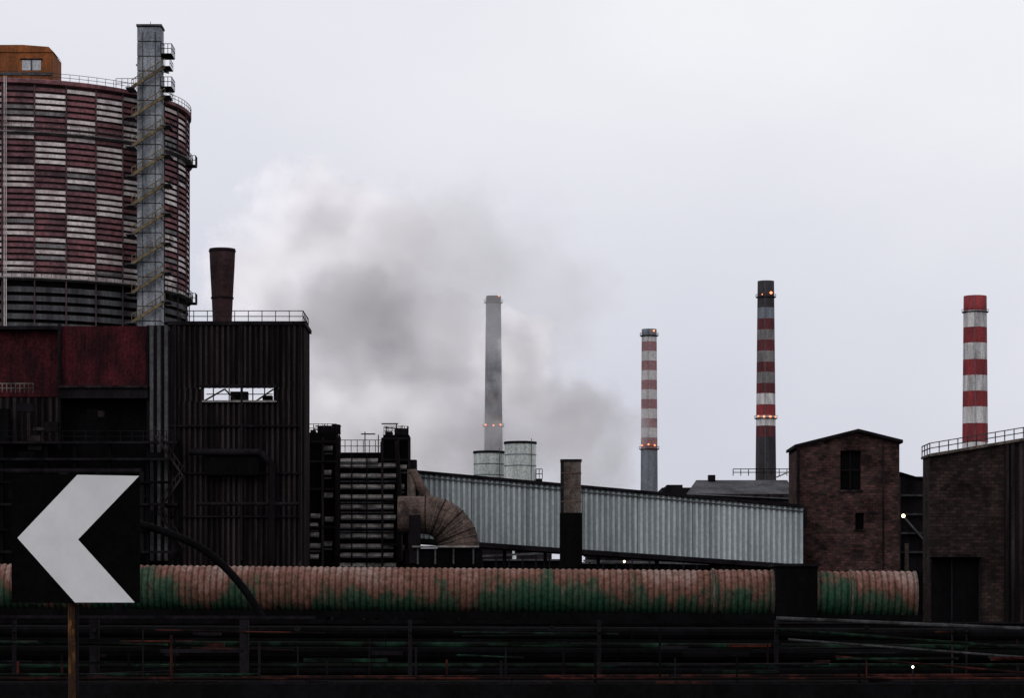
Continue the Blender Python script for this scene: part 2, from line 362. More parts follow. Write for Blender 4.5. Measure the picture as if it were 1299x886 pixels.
b.rail((X(-5,d),d-0.9,Z(500,d)),(X(45,d),d-0.9,Z(500,d)),0.6,'louvre',n=9,r=0.035)
b.rail((X(-5,d),d-0.9,Z(562,d)),(X(228,d),d-0.9,Z(562,d)),0.7,'darksteel',n=16,r=0.03)
for i,(p,q) in enumerate((((196,552),(232,604)),((232,604),(200,650)),((200,650),(236,700)))):
    A=P(*p,d-1.5);C=P(*q,d-1.5)
    for o in (0,0.55): b.beam(A+Vector((0,0,o)),C+Vector((0,0,o)),0.09-o*0.09,'brownsteel')
    for k in range(8):
        pp=A.lerp(C,k/7); b.beam(pp,pp+Vector((0,0,0.55)),0.03,'brownsteel')
for (p,q,r) in (((0,598),(180,598),0.18),((180,598),(180,700),0.18),((240,574),(330,574),0.22),((330,574),(345,590),0.22),((345,590),(345,712),0.22),((250,640),(380,640),0.12),((20,630),(190,630),0.1)):
    b.beam(P(*p,d-1.0),P(*q,d-1.0),r,'darksteel',10)
b.pbox(262,330,576,604,d,1.0,'black',dd=0.9); b.pbox(-5,14,520,560,d,0.6,'black',dd=0.9)
for i in range(26):
    px=random.uniform(-10,215); py=random.uniform(510,700)
    b.pbox(px,px+random.uniform(4,22),py,py+random.uniform(3,16),d,0.4,random.choice(['black','darksteel','brownsteel','recess']),dd=1.0+random.uniform(0.1,0.3))
b.done('pipes_and_galleries',g)
g=group('roof_stack'); b=B(); d=186
cx=X(282,d); zA=Z(412,d); zB=Z(316,d); s=d/F
b.lathe(cx,d,[(11.5*s,zA-0.5),(12*s,zA),(13.5*s,zA+(zB-zA)*0.35),(15.6*s,zA+(zB-zA)*0.75),(16.6*s,zB),(15*s,zB),(14.5*s,zB-1.5)],32,lambda i,j:'rustred')
b.done('flared_pipe',g,True)
b=B()
for f in (0.0,0.35,0.97):
    r=(12+4.4*f)*s+0.03; z=zA+(zB-zA)*f; b.lathe(cx,d,[(r-.05,z-0.07),(r+0.02,z-0.05),(r+0.02,z+0.05),(r-.05,z+0.07)],32,lambda i,j:'darksteel')
b.done('bands',g)

# ---------------------------------------------------------------- louvred filter house
g=group('louvred_filter_house'); d=195.0; b=B()
b.pbox(391,427,549,790,d,5,'black'); b.pbox(429,484,574,790,d,5,'black',dd=-0.3); b.pbox(486,519,552,790,d,3,'black')
b.pbox(519,530,600,790,d,3,'black',dd=-0.4)
b.done('cores',g)
b=B()
for px0,px1,py0,gap in ((393,408,652,13),(411,425,566,30),(431,503,588,12.5),(431,482,582,999),(506,517,590,26)):
    py=py0
    while py<716:
        z=Z(py,d)
        if random.random()<0.95:
            A=X(px0,d)+random.uniform(0,0.1);C=X(px1,d)-random.uniform(0,0.25)
            b.quad([(A,d-0.36,z-0.24),(C,d-0.36,z-0.24),(C,d-0.08,z),(A,d-0.08,z)],'louvre')
            b.quad([(A,d-0.36,z-0.36),(C,d-0.36,z-0.36),(C,d-0.36,z-0.245),(A,d-0.36,z-0.245)],'greysteel')
            if random.random()<.5: b.box(A,C,d-0.12,d-0.03,z-0.62,z-0.50,'greysteel')
        py+=gap+random.uniform(-1.5,1.5)
b.done('louvres',g)
b=B()
for px in (390,408.5,426,429,484,504,518): b.pbox(px,px+2.6,556 if px<430 or px>482 else 576,780,d,0.25,'brownsteel',dd=0.44)
for px in (446,465): b.pbox(px,px+1.5,576,780,d,0.15,'darksteel',dd=0.42)
for py in (560,585,620,668): b.pbox(391,427,py,py+2.5,d,0.2,'darksteel',dd=0.5); 
for py in (556,583,634,690): b.pbox(485,520,py,py+2.5,d,0.2,'darksteel',dd=0.5)
for (a,c,t,u) in ((393,399,545,549),(402,420,541,549),(421,430,538,549),(488,497,547,552),(500,516,543,552),(482,489,560,574),(519,528,583,600)):
    b.pbox(a,c,t,u,d,1.5,'darksteel',dd=-0.5)
for (a,t) in ((398,540),(412,538),(431,539),(490,541),(503,538),(510,540),(517,541),(463,548),(480,552)):
    b.beam(P(a,575,d+0.6),P(a,t,d+0.6),0.05,'darksteel')
for (p,q) in (((400,541),(433,541)),((488,543),(518,545)),((458,551),(476,551)),((484,538),(505,538)),((398,545),(430,549))):
    b.beam(P(*p,d+0.6),P(*q,d+0.6),0.06,'darksteel')
b.rail(P(430,574,d),P(484,574,d),0.85,'greysteel',n=7,r=0.035)
b.rail(P(392,549,d),P(427,549,d),0.6,'darksteel',n=6,r=0.03); b.rail(P(487,552,d),P(518,552,d),0.6,'darksteel',n=6,r=0.03)
b.path([P(428,600,d-0.8),P(428,706,d-0.8)],0.18,'brownsteel'); b.path([P(503,560,d-0.8),P(508,640,d-0.8),P(508,712,d-0.8)],0.16,'brownsteel')
b.done('frame_and_roof_plant',g)

# ---------------------------------------------------------------- elbow duct
g=group('elbow_duct'); d=190.0; s=d/F; b=B()
pts=[P(505,654,d),P(534,654,d)]; rad=[24*s,24*s]
for i in range(13):
    a=math.radians(90-90*i/12); p=P(540+42*math.cos(a),696-42*math.sin(a),d)
    pts.append(p); rad.append((24+2*i/12)*s)
pts.append(P(582,720,d)); rad.append(26*s)
b.sweep(pts,rad,'duct',24); b.done('bend',g)
b=B()
for i in range(0,13,1):
    a=math.radians(90-90*i/12); p=P(540+42*math.cos(a),696-42*math.sin(a),d); t=Vector((math.sin(a),0,-math.cos(a)))
    b.sweep([p-t*0.03,p+t*0.03],[(24+2*i/12)*s+0.05]*2,'stackbrown' if i%3 else 'darksteel',24)
b.beam(P(522,598,d+1),P(546,640,d+1),0.35,'duct',12); b.beam(P(522,596,d+1),P(522,640,d+1),0.3,'stackbrown',12)
b.pbox(524,608,694,696,d,1.5,'louvre',dd=1.9); b.pbox(515,612,697,790,d,2.0,'black',dd=1.5)
for px in (530,552,575,600): b.pbox(px,px+2,697,717,d,0.2,'greysteel',dd=1.7)
b.pbox(520,534,655,716,d,1,'darksteel',dd=1.6)
b.done('flanges_and_supports',g)

# ---------------------------------------------------------------- inclined conveyor gallery
g=group('conveyor_gallery'); d=200.0; b=B()
xa,xb=X(528,d),X(1019,d)
ta,tb,ba,bb=Z(601,d),Z(645,d),Z(683,d),Z(717,d)
n=7
for i in range(n):
    f0,f1=i/n,(i+1)/n
    x0=xa+(xb-xa)*f0+0.015; x1=xa+(xb-xa)*f1-0.015
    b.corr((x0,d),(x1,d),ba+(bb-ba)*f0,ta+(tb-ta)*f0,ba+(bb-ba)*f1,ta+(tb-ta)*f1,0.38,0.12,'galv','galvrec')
b.done('corrugated_side',g)
b=B()
def slab(y0,y1,za0,za1,zb0,zb1,k,x0=xa,x1=xb):
    b.hexa([(x0,y0,za0),(x1,y0,zb0),(x1,y1,zb0),(x0,y1,za0),(x0,y0,za1),(x1,y0,zb1),(x1,y1,zb1),(x0,y1,za1)],k)
slab(d-0.35,d+4,ta+0.02,ta+0.22,tb+0.02,tb+0.22,'darksteel')
slab(d-0.2,d-0.13,ta-0.30,ta-0.22,tb-0.30,tb-0.22,'greysteel')
slab(d+0.1,d+3.6,ba-0.05,ta,bb-0.05,tb,'greysteel')
slab(d-0.2,d+4,ba-0.35,ba-0.06,bb-0.35,bb-0.06,'darksteel')
b.done('roof_and_floor',g)
b=B()
for px in (640,692,760,835,905,975):
    f=(px-528)/491; zz=ba+(bb-ba)*f
    b.beam((X(px,d),d+1,zz-0.3),(X(px-6,d),d+1,0),0.16,'darksteel'); b.beam((X(px,d),d+3,zz-0.3),(X(px+6,d),d+3,0),0.16,'darksteel')
b.done('trestles',g)
g=group('square_stack'); d=188; b=B()
b.pbox(712,737,586,651,d,1.3,'stackbrown'); b.pbox(711,738,583,586,d,1.4,'darksteel',dd=0.05)
b.pbox(710.5,738.5,651,730,d,1.45,'black',dd=0.06); b.pbox(713,736,730,790,d,1.2,'black'); 
for py in (600,618,636): b.pbox(711.4,737.6,py,py+1.3,d,1.34,'duct',dd=0.03)
b.pbox(711.4,715,586,651,d,1.34,'darksteel',dd=0.02)
b.done('shaft',g)

# ---------------------------------------------------------------- silos
for i,(a,c,t,dd) in enumerate(((601,639.5,573,405),(640,680,561,400))):
    g=group('storage_silo'); b=B(); cx=X((a+c)/2,dd); r=(c-a)/2*dd/F; zT=Z(t,dd)
    b.lathe(cx,dd,[(r,0),(r,zT-0.35)],40,lambda i,j:'silo'); b.done('shell',g,True)
    b=B(); b.lathe(cx,dd,[(r,zT-0.35),(r+0.1,zT-0.35),(r+0.1,zT),(0.01,zT+0.15)],40,lambda i,j:'darksteel')
    for z in (zT-2,zT-3.6): b.lathe(cx,dd,[(r,z),(r+0.05,z+0.03),(r+0.05,z+0.12),(r,z+0.15)],40,lambda i,j:'cgrey')
    if i: b.rail((cx+r,dd-1,zT-5.4),(cx+r+0.9,dd-1,zT-5.4),1.4,'darksteel',n=2,r=0.07); b.box(cx+r,cx+r+0.9,dd-1.2,dd+1,zT-5.9,zT-5.4,'darksteel')
    b.beam((cx+r*0.7,dd-r*0.85,0),(cx+r*0.7,dd-r*0.85,zT+0.4),0.06,'greysteel')
    b.done('rim_and_bands',g)

# ---------------------------------------------------------------- chimneys
def chimney(name,d,cpx,wt,wb,ytop,bands,plats,lights):
    g=group(name); s=d/F; cx=X(cpx,d); b=B(); yb=bands[-1][1]
    def rad(py): return (wt+(wb-wt)*(py-ytop)/(yb-ytop))/2*s
    prof=[(rad(ytop)*0.8,Z(ytop+8,d)),(rad(ytop)*0.8,Z(ytop,d))]; ks=['cdark','cdark']
    for y0,y1,k in bands:
        prof.append((rad(y0),Z(y0,d))); ks.append(k)
        if y1-y0>22:
            prof.append((rad((y0+y1)/2),Z((y0+y1)/2,d))); ks.append(k)
    prof.append((rad(yb),Z(yb,d))); ks.append(bands[-1][2]); prof.append((rad(yb)*1.15,0))
    b.lathe(cx,d,prof,32,lambda i,j:ks[i]); b.done('shaft',g,True)
    b=B()
    for py in plats:
        r=rad(py)+2.2*s; z=Z(py,d)
        b.lathe(cx,d,[(rad(py),z-1.6*s),(r,z-0.6*s),(r,z),(rad(py),z)],32,lambda i,j:'cdark')
        N=16
        for j in range(N):
            a=2*math.pi*j/N;a2=2*math.pi*(j+1)/N
            p=Vector((cx+r*math.sin(a),d-r*math.cos(a),z));q=Vector((cx+r*math.sin(a2),d-r*math.cos(a2),z)); h=Vector((0,0,3*s))
            b.beam(p,p+h,0.2*s,'cdark'); b.beam(p+h,q+h,0.2*s,'cdark')
    b.beam((cx-rad(ytop)*0.2,d-rad(yb)-0.3,Z(yb,d)),(cx-rad(ytop)*0.2,d-rad(ytop)-0.1,Z(ytop,d)),0.25*s,'cgrey')
    b.done('platforms_and_ladder',g)
    b=B()
    for px,py,rr in lights:
        off=(px-cpx)*s; R2=rad(py)+2.0*s
        yy=d-math.sqrt(max(R2*R2-off*off,0.2)); b.ball((cx+off,yy,Z(py,d)),rr*s,'lampred')
    if lights: b.done('warning_lights',g)
ba=[(376,386,'cdark'),(386,402,'cgrey'),(402,448,'cgrey'),(448,500,'cgrey'),(500,512,'dwhite'),(512,526,'cgrey'),(526,538,'dwhite'),(538,552,'cgrey'),(552,640,'cgrey')]
chimney('concrete_chimney',1085,626,19,25,376,ba,[384,541],[(633,377,0.8),(616,540,1.3),(626,541,1.2),(635,540,1.2)])
bb_=[(418,428,'cgrey'),(428,434,'hazewhite')]; y=434;k=0
while y<560: bb_.append((y,y+12.2,'hazered' if k%2==0 else 'hazewhite')); y+=12.2;k+=1
bb_+= [(y,572,'hazered'),(572,640,'cgrey')]
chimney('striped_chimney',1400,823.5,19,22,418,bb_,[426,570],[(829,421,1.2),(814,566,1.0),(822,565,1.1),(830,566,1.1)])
bc=[(357,377,'cdark'),(377,391,'cdark'),(391,405,'cgrey'),(405,419,'dred'),(419,432,'dwhite'),(432,446,'dred'),(446,460,'dwhite'),(460,473,'dred'),(473,487,'dwhite'),(487,500,'dred'),(500,514,'cwhite'),(514,528,'cred'),(528,541,'cwhite'),(541,555,'dred'),(555,640,'cdark')]
chimney('striped_chimney',1100,971.5,21,27,357,bc,[377,531],[(977,373,1.8),(966,375,0.8),(961,529,1.1),(968,530,1.4),(976,530,1.3),(983,530,1.0)])
bd=[(376,395,'cred'),(395,416,'cwhite'),(416,436,'cred'),(436,457,'cwhite'),(457,477,'cred'),(477,497,'cwhite'),(497,517,'cred'),(517,538,'cwhite'),(538,562,'cred'),(562,600,'cwhite')]
chimney('striped_chimney',800,1237,29,33,376,bd,[396],[])

# ---------------------------------------------------------------- brick tower
g=group('brick_tower'); d=203.0; b=B()
x0,x1=X(1010,d),X(1141,d); zl=Z(567,d); zr=Z(561,d); xm=X(1088,d); zm=Z(549,d); D=5.5
wx0,wx1,wz0,wz1=X(1066,d),X(1092,d),Z(622,d),Z(572,d)
vx0,vx1,vz0,vz1=X(1085,d),X(1096,d),Z(672,d),Z(651,d)
b.box(x0,wx0,d,d+D,0,zl-0.3,'brick'); b.box(vx1,x1,d,d+D,0,zl-0.3,'brick')
b.box(wx0,vx0,d,d+D,0,wz0,'brick'); b.box(vx0,vx1,d,d+D,0,vz0,'brick'); b.box(vx0,vx1,d,d+D,vz1,wz0,'brick')
b.box(wx1,vx1,d,d+D,wz0,zl-0.3,'brick'); b.box(wx0,wx1,d,d+D,wz1,zl-0.3,'brick')
b.quad([(x0,d,zl-0.3),(x1,d,zl-0.3),(x1,d,zr),(xm,d,zm),(x0,d,zl)],'brick')
b.quad([(x0,d+D,zl-0.3),(x1,d+D,zl-0.3),(x1,d+D,zr),(xm,d+D,zm),(x0,d+D,zl)],'brick')
b.done('walls',g)
b=B()
b.box(wx0,wx1,d+0.5,d+0.6,wz0,wz1,'black'); b.box(vx0,vx1,d+0.5,d+0.6,vz0,vz1,'black')
b.box(wx0-0.1,wx1+0.1,d-0.15,d+0.3,wz0-0.15,wz0,'brownsteel'); b.pbox(1078.4,1079.6,573,621,d,0.1,'darksteel',dd=-0.2); b.pbox(1067,1091,596,597.3,d,0.1,'darksteel',dd=-0.18)
b.box(vx0-0.1,vx1+0.1,d-0.12,d+0.2,vz0-0.12,vz0,'brownsteel')
b.done('windows',g)
b=B(); o=0.5
for (a0,z0,a1,z1) in ((x0-o*0.3,zl-0.1,xm,zm+0.02),(xm,zm+0.02,x1+o*0.4,zr-0.1)):
    b.hexa([(a0,d-o,z0),(a1,d-o,z1),(a1,d+D+o,z1),(a0,d+D+o,z0),(a0,d-o,z0+0.22),(a1,d-o,z1+0.22),(a1,d+D+o,z1+0.22),(a0,d+D+o,z0+0.22)],'darksteel')
b.beam((x0+0.15,d-0.1,zl-0.2),(x0+0.15,d-0.1,2),0.08,'darksteel',8); b.beam((x1-1.2,d-0.08,zr),(x1-1.2,d-0.08,2),0.06,'brownsteel',8)
b.pbox(1012,1022,645,668,d,1,'darksteel',dd=0.9)
b.done('roof_and_downpipes',g)

g=group('low_shed'); d=240.0; b=B()
b.pbox(878,1012,627,790,d,14,'brownsteel')
b.quad([P(876,628,d-0.4),P(1012,634,d-0.4),(X(1009,d),d+7,Z(604,d)),(X(890,d),d+7,Z(604,d))],'roofgrey')
b.quad([(X(1009,d),d+7,Z(604,d)),(X(890,d),d+7,Z(604,d)),(X(876,d),d+14,Z(628,d)),(X(1012,d),d+14,Z(628,d))],'roofgrey')
b.quad([P(876,628,d-0.4),(X(890,d),d+7,Z(604,d)),(X(876,d),d+14,Z(628,d))],'roofgrey')
b.rail(P(930,604,d+7),P(1008,604,d+7),0.6,'darksteel',n=8,r=0.05)
b.pbox(905,914,598,606,d,1,'darksteel',dd=-6); b.beam(P(985,606,d+6),P(1008,596,d+6),0.08,'louvre')
for i in range(8): b.pbox(884+i*15,885.5+i*15,629,650,d,0.1,'darksteel',dd=0.1)
b.done('walls_and_roof',g)
b=B(); b.pbox(840,886,619,790,260,10,'darksteel'); b.pbox(846,866,615.5,619,260,5,'darksteel'); b.done('flat_annex',g)

g=group('tower_annex'); d=208; b=B()
b.box(X(1143,d),X(1182,d),d,d+6,0,Z(605,d),'darksteel')
b.quad([P(1142,599,d-0.3),P(1185,612,d-0.3),(X(1185,d),d+7,Z(612,d)),(X(1142,d),d+7,Z(599,d))],'darksteel')
for py in (628,652,676,700): b.pbox(1143,1178,py,py+2.5,d,0.4,'roofgrey',dd=0.5)
b.beam(P(1143,652,d-0.6),P(1176,690,d-0.6),0.1,'greysteel'); b.beam(P(1150,690,d-0.6),P(1150,780,d-0.6),0.2,'stackbrown')
b.done('frame',g)
g=group('works_lamp'); b=B(); b.ball(P(1146,655,d-1.2),0.14,'lampwarm'); b.beam(P(1146,651,d-1.2),P(1146,651,d-0.2),0.04,'darksteel'); b.beam(P(1146,651,d-1.2),P(1146,654,d-1.2),0.03,'darksteel'); b.done('lamp',g)

# ---------------------------------------------------------------- right building
g=group('corner_works_building'); d=168.0; b=B()
x0,x1=X(1180,d),X(1345,d); zt0=Z(578,d); zt1=Z(550,d); DR=3.0
b.corr((x0,d),(X(1276,d),d),0,zt0,0,zt0+(zt1-zt0)*96/165,1.1,0.03,'brownblock'); b.corr((x0,d+DR),(x0,d),0,zt0,0,zt0,1.1,0.03,'brownblock')
b.corr((X(1276,d),d),(x1,d),0,zt0+(zt1-zt0)*96/165,0,zt1,0.5,0.12,'brownsteel','recess')
b.quad([(x0,d,zt0),(x1,d,zt1),(x1,d+DR,zt1),(x0,d+DR,zt0)],'darksteel'); b.quad([(x1,d,0),(x1,d+DR,0),(x1,d+DR,zt1),(x1,d,zt1)],'darksteel')
b.quad([(x0,d+DR,0),(x1,d+DR,0),(x1,d+DR,zt1),(x0,d+DR,zt0)],'darksteel')
b.done('walls',g)
b=B()
q=Vector((x0-0.05,d-0.18,zt0)); q2=Vector((x1,d-0.18,zt1)); b.beam(q,q2,0.12,'stackbrown')
q3=Vector((x0-0.05,d+DR,zt0)); b.beam(q3,q,0.10,'stackbrown')
b.rail(q+Vector((0,0,0.1)),q2+Vector((0,0,0.1)),0.62,'rail',n=14,r=0.04); b.rail(q3+Vector((0,0,0.1)),q+Vector((0,0,0.1)),0.62,'rail',n=3,r=0.04)
b.pbox(1274,1279,562,790,d,0.3,'brownsteel',dd=0.2); b.pbox(1279,1282,562,790,d,0.3,'black',dd=0.15)
b.pbox(1181,1242,708,790,d,0.5,'black',dd=0.3); b.pbox(1179,1245,704,708,d,1.2,'brownsteel',dd=1.1)
for px in (1205,1240): b.pbox(px,px+2,708,790,d,0.2,'darksteel',dd=0.45)
b.done('trim_and_railing',g)

# ---------------------------------------------------------------- long corrugated pipe
g=group('corrugated_conveyor_pipe'); d=150.0; s=d/F
def cpipe(px0,px1,name,r0=1.24,pitch=0.335):
    b=B(); xa,xb=X(px0,d),X(px1,d); n=int((xb-xa)/pitch)*6; pts=[];rad=[]
    for i in range(n+1):
        x=xa+(xb-xa)*i/n; px=CX+x*F/d
        cy=745+10.5*px/1160
        pts.append(Vector((x,d,Z(cy,d)))); rad.append(r0+0.03*math.cos(2*math.pi*i/6))
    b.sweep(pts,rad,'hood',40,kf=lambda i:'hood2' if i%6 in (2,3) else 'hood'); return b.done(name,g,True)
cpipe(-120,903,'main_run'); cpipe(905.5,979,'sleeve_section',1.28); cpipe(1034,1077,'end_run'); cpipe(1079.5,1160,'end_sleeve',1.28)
b=B()
for px,r in ((904,1.35),(979.5,1.34),(1034,1.28),(1078.3,1.35),(1160,1.31)):
    x=X(px,d); c=Vector((x,d,Z(745+10.5*px/1160,d))); b.sweep([c-Vector((0.05,0,0)),c+Vector((0.05,0,0))],[r,r],'stackbrown',40)
for px in range(-80,1160,62):
    x=X(px,d); zc=Z(745+10.5*px/1160,d)-1.15
    for o in(-0.8,0.8): b.beam((x,d+o,zc+0.25),(x,d+o*1.4,0),0.09,'black')
    b.box(x-0.15,x+0.15,d-1.2,d+1.2,zc-0.3,zc-0.08,'black')
b.beam((X(-120,d),d-1.2,Z(776,d)),(X(1165,d),d-1.2,Z(786,d)),0.26,'black'); b.beam((X(-120,d),d+1.1,Z(775,d)),(X(1165,d),d+1.1,Z(785,d)),0.16,'black')
b.done('flanges_and_saddles',g)
g=group('transfer_box'); b=B(); b.pbox(980.5,1033,720,800,d,3,'black',dd=1.6); b.pbox(978,1035,716.5,720,d,3.3,'darksteel',dd=1.75); b.pbox(984,1028,800,860,d,2.4,'black',dd=1.3)
b.done('housing',g)
g=group('curved_pipe'); dd=142.0; b=B()
ctl=[(150,660),(185,668),(222,680),(255,696),(283,718),(308,746),(328,776),(338,800),(340,850)]
pts=[]
for i in range(len(ctl)-1):
    p0=ctl[max(i-1,0)];p1=ctl[i];p2=ctl[i+1];p3=ctl[min(i+2,len(ctl)-1)]
    for k in range(6):
        t=k/6; f=lambda a,b_,c,e:0.5*((2*b_)+(-a+c)*t+(2*a-5*b_+4*c-e)*t*t+(-a+3*b_-3*c+e)*t**3)
        pts.append(P(f(p0[0],p1[0],p2[0],p3[0]),f(p0[1],p1[1],p2[1],p3[1]),dd))
pts.append(P(*ctl[-1],dd))
b.sweep(pts,[0.2]*len(pts),'black',14); b.done('tube',g,True)
b=B(); b.beam(P(150,660,dd),P(150,870,dd),0.2,'black',12); b.done('supports',g)

# ---------------------------------------------------------------- yard clutter under the gallery
g=group('yard_sheds'); b=B()
for (a,c,t,k,dd) in ((512,604,700,'black',236),(600,650,694,'darksteel',250),(655,700,700,'brownsteel',270),(745,800,704,'darksteel',255),(800,858,698,'brownsteel',275),(885,960,712,'darksteel',262),(610,720,712,'black',240),(736,1010,716,'black',238)):
    b.pbox(a,c,t,800,dd,8,k); b.pbox(a-2,c+2,t-2,t,dd,8.5,'roofgrey',dd=0.3)
for px in range(612,1010,17):
    dd=232+random.uniform(0,6); t=random.uniform(684,706); b.beam(P(px,t,dd),P(px,790,dd),0.09,'darksteel')
for (p,q) in (((612,706),(700,702)),((745,700),(868,712)),((740,712),(900,716)),((780,690),(865,706))):
    b.beam(P(*p,229),P(*q,229),0.12,'greysteel')
b.done('sheds_and_pipes',g)
for px,py,r,k in ((865,710,0.27,'lampcool'),(822,706,0.12,'lampwarm'),(800,700,0.08,'lampwarm'),(792,713,0.10,'lampwarm')):
    g=group('yard_lamp'); b=B(); dd=226
    b.ball(P(px,py,dd),r,k); b.beam(P(px+2,790,dd+0.3),P(px+2,py-6,dd+0.3),0.07,'darksteel'); b.beam(P(px+2,py-6,dd+0.3),P(px-2,py-6,dd-0.1),0.06,'darksteel')
    b.quad([P(px-4,py-5,dd-0.3),P(px+4,py-5,dd-0.3),P(px+3,py-5.5,dd+0.4),P(px-3,py-5.5,dd+0.4)],'darksteel')
    b.done('lamp_post',g)
b=B(); b.box(X(-150,176),X(1450,176),172,172.5,0,Z(726,172),'black')
for px in range(-140,1440,40): b.box(X(px,172),X(px+4,172),171.7,172,0,Z(724,172),'darksteel')
b.done('boundary_wall')
b=B()
px=-500
while px<1900:
    w=random.uniform(30,90); b.pbox(px,px+w,random.uniform(722,760),801,700+random.uniform(0,80),20,'darksteel'); px+=w+random.uniform(0,20)
b.done('distant_works_skyline')

# ---------------------------------------------------------------- foreground pipe rack
g=group('pipe_rack'); b=B()
def hp(px0,py0,px1,py1,d,r,k,n=10): b.beam(P(px0,py0,d),P(px1,py1,d),r,k,n)
hp(-80,789,985,790,125,0.14,'black',4)
hp(-80,783,400,784,130,0.10,'darksteel',4)
hp(-80,801,1340,806,128,0.28,'black'); hp(-80,816,1340,822,126,0.12,'pipegreen'); hp(-80,829,1340,833,127,0.34,'black')
hp(-80,846,1340,845,124,0.10,'pipegreen'); hp(-80,862,1340,858,121,0.10,'pipered'); hp(-80,857,330,857,118,0.07,'pipegreen')
hp(-80,875,1340,873,118,0.34,'black'); hp(-80,852,1340,853,126,0.2,'black')
hp(985,785,1340,800,122,0.09,'rail',8); hp(985,799,1340,826,121,0.08,'pipegreen',8); hp(1000,812,1340,838,120,0.055,'rail',8); hp(1060,834,1340,858,119,0.06,'pipered',8)
hp(140,863,420,862,116,0.05,'pipered',8)
b.done('pipes',g)
b=B()
for px in (18,120,310,520,760,985,1208,1226):
    w=7 if px not in (120,310) else 16
    k='darksteel' if px<1200 else 'brownsteel'
    b.beam(P(px,787 if px<1200 else 790,123),Vector((X(px,123),123,0)),w*0.5*123/F*(0.4 if px>1200 else 1),k,4); b.beam(P(px,787,129),Vector((X(px,129),129,0)),0.12,'black',4)
    b.beam(P(px,800,122),P(px,800,131),0.12,'darksteel',4)
b.done('posts',g)
b=B()
for i in range(34):
    px=random.uniform(0,1299); d0=random.uniform(112,135); b.beam(P(px,random.uniform(795,850),d0),Vector((X(px,d0),d0,0)),random.uniform(0.02,0.06),random.choice(['darksteel','black','black','pipered']),6)
for i in range(90):
    px=random.uniform(0,1299); py=random.uniform(798,872); d0=random.uniform(114,135)
    b.pbox(px,px+random.uniform(10,110),py,py+random.uniform(1.5,5),d0,0.3,random.choice(['darksteel','darksteel','pipegreen','black','pipered']))
for i in range(14):
    px=random.uniform(-20,1250); py=random.uniform(800,860); d0=random.uniform(114,130); l=random.uniform(80,260)
    b.beam(P(px,py,d0),P(px+l,py+random.uniform(-4,4),d0),random.uniform(0.03,0.06),random.choice(['darksteel','brownsteel','pipegreen','pipered']),6)
for px in (377,700,1100):
    c=P(px,798,121); b.sweep([c,c+Vector((0,0.06,0))],[0.13,0.13],'darksteel',16); b.beam(c,c+Vector((0,1.5,0)),0.04,'darksteel')
b.done('valves_and_stanchions',g)
b=B(); b.box(X(-200,140),X(1500,140),139,139.4,0,Z(792,140),'black')
b.box(X(-200,140),X(1500,140),138.9,139.5,Z(792,140),Z(790,140),'darksteel'); b.done('plinth_wall')
g=group('bulkhead_lamp'); b=B(); b.ball(P(1158,847,117),0.05,'lampcool'); b.beam(P(1158,843,117.1),Vector((X(1158,117),117.1,0)),0.04,'darksteel'); b.done('lamp',g)
g=group('roadside_barrier'); b=B(); d=96
v=[(-60,d,0),(60,d,0),(60,d+0.6,0),(-60,d+0.6,0),(-60,d+0.2,0.62),(60,d+0.2,0.62),(60,d+0.4,0.62),(-60,d+0.4,0.62)]
b.hexa(v,'black')
b.beam((-60,d+0.3,0.78),(60,d+0.3,0.82),0.045,'pipered',8)
for i in range(-20,21): b.beam((i*3.1,d+0.3,0.6),(i*3.1,d+0.3,0.8),0.04,'darksteel')
b.done('concrete_and_handrail',g)

# ---------------------------------------------------------------- chevron sign
g=group('chevron_road_sign'); d=19.7
b=B(); b.pbox(14.5,177.5,602,765.5,d,0.012,'signblack'); b.done('panel',g)
b=B(); pts=[(22,683),(98,602.8),(176.5,604.2),(99,685),(171,765),(95,765)]
f=[P(x,y,d-0.004) for x,y in pts]
b.quad([f[0],f[1],f[2],f[3]],'signwhite'); b.quad([f[0],f[3],f[4],f[5]],'signwhite')
b.done('white_chevron',g)
b=B()
b.beam(P(92,612,d+0.09),Vector((X(92,d),d+0.09,0)),0.036,'post',16)
for py in (635,735): b.pbox(16,176,py,py+6,d,0.03,'greysteel',dd=-0.013); b.pbox(84,100,py-1,py+7,d+0.04,0.11,'greysteel')
b.beam(P(97.5,768,d+0.06),Vector((X(97.5,d),d+0.06,0)),0.012,'darksteel',8)
b.done('post_and_clamps',g)

# ---------------------------------------------------------------- steam / smoke
dS=1090.0
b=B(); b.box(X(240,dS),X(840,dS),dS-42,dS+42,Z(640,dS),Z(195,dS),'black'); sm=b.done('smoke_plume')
m=bpy.data.materials.new('smoke_volume'); m.use_nodes=True; nt=m.node_tree; N=nt.nodes; L=nt.links; N.clear()
out=N.new('ShaderNodeOutputMaterial'); pv=N.new('ShaderNodeVolumePrincipled'); L.new(pv.outputs[0],out.inputs['Volume'])
pv.inputs['Color'].default_value=(0.985,0.955,0.985,1); pv.inputs['Anisotropy'].default_value=0.0
tc=N.new('ShaderNodeTexCoord')
nz=N.new('ShaderNodeTexNoise'); nz.inputs['Scale'].default_value=0.036; nz.inputs['Detail'].default_value=5; nz.inputs['Roughness'].default_value=0.62
L.new(tc.outputs['Object'],nz.inputs['Vector'])
sub=N.new('ShaderNodeVectorMath'); sub.operation='SUBTRACT'; sub.inputs[1].default_value=(0.5,0.5,0.5); L.new(nz.outputs['Color'],sub.inputs[0])
scl=N.new('ShaderNodeVectorMath'); scl.operation='SCALE'; scl.inputs['Scale'].default_value=72; L.new(sub.outputs[0],scl.inputs[0])
addv=N.new('ShaderNodeVectorMath'); L.new(tc.outputs['Object'],addv.inputs[0]); L.new(scl.outputs[0],addv.inputs[1])
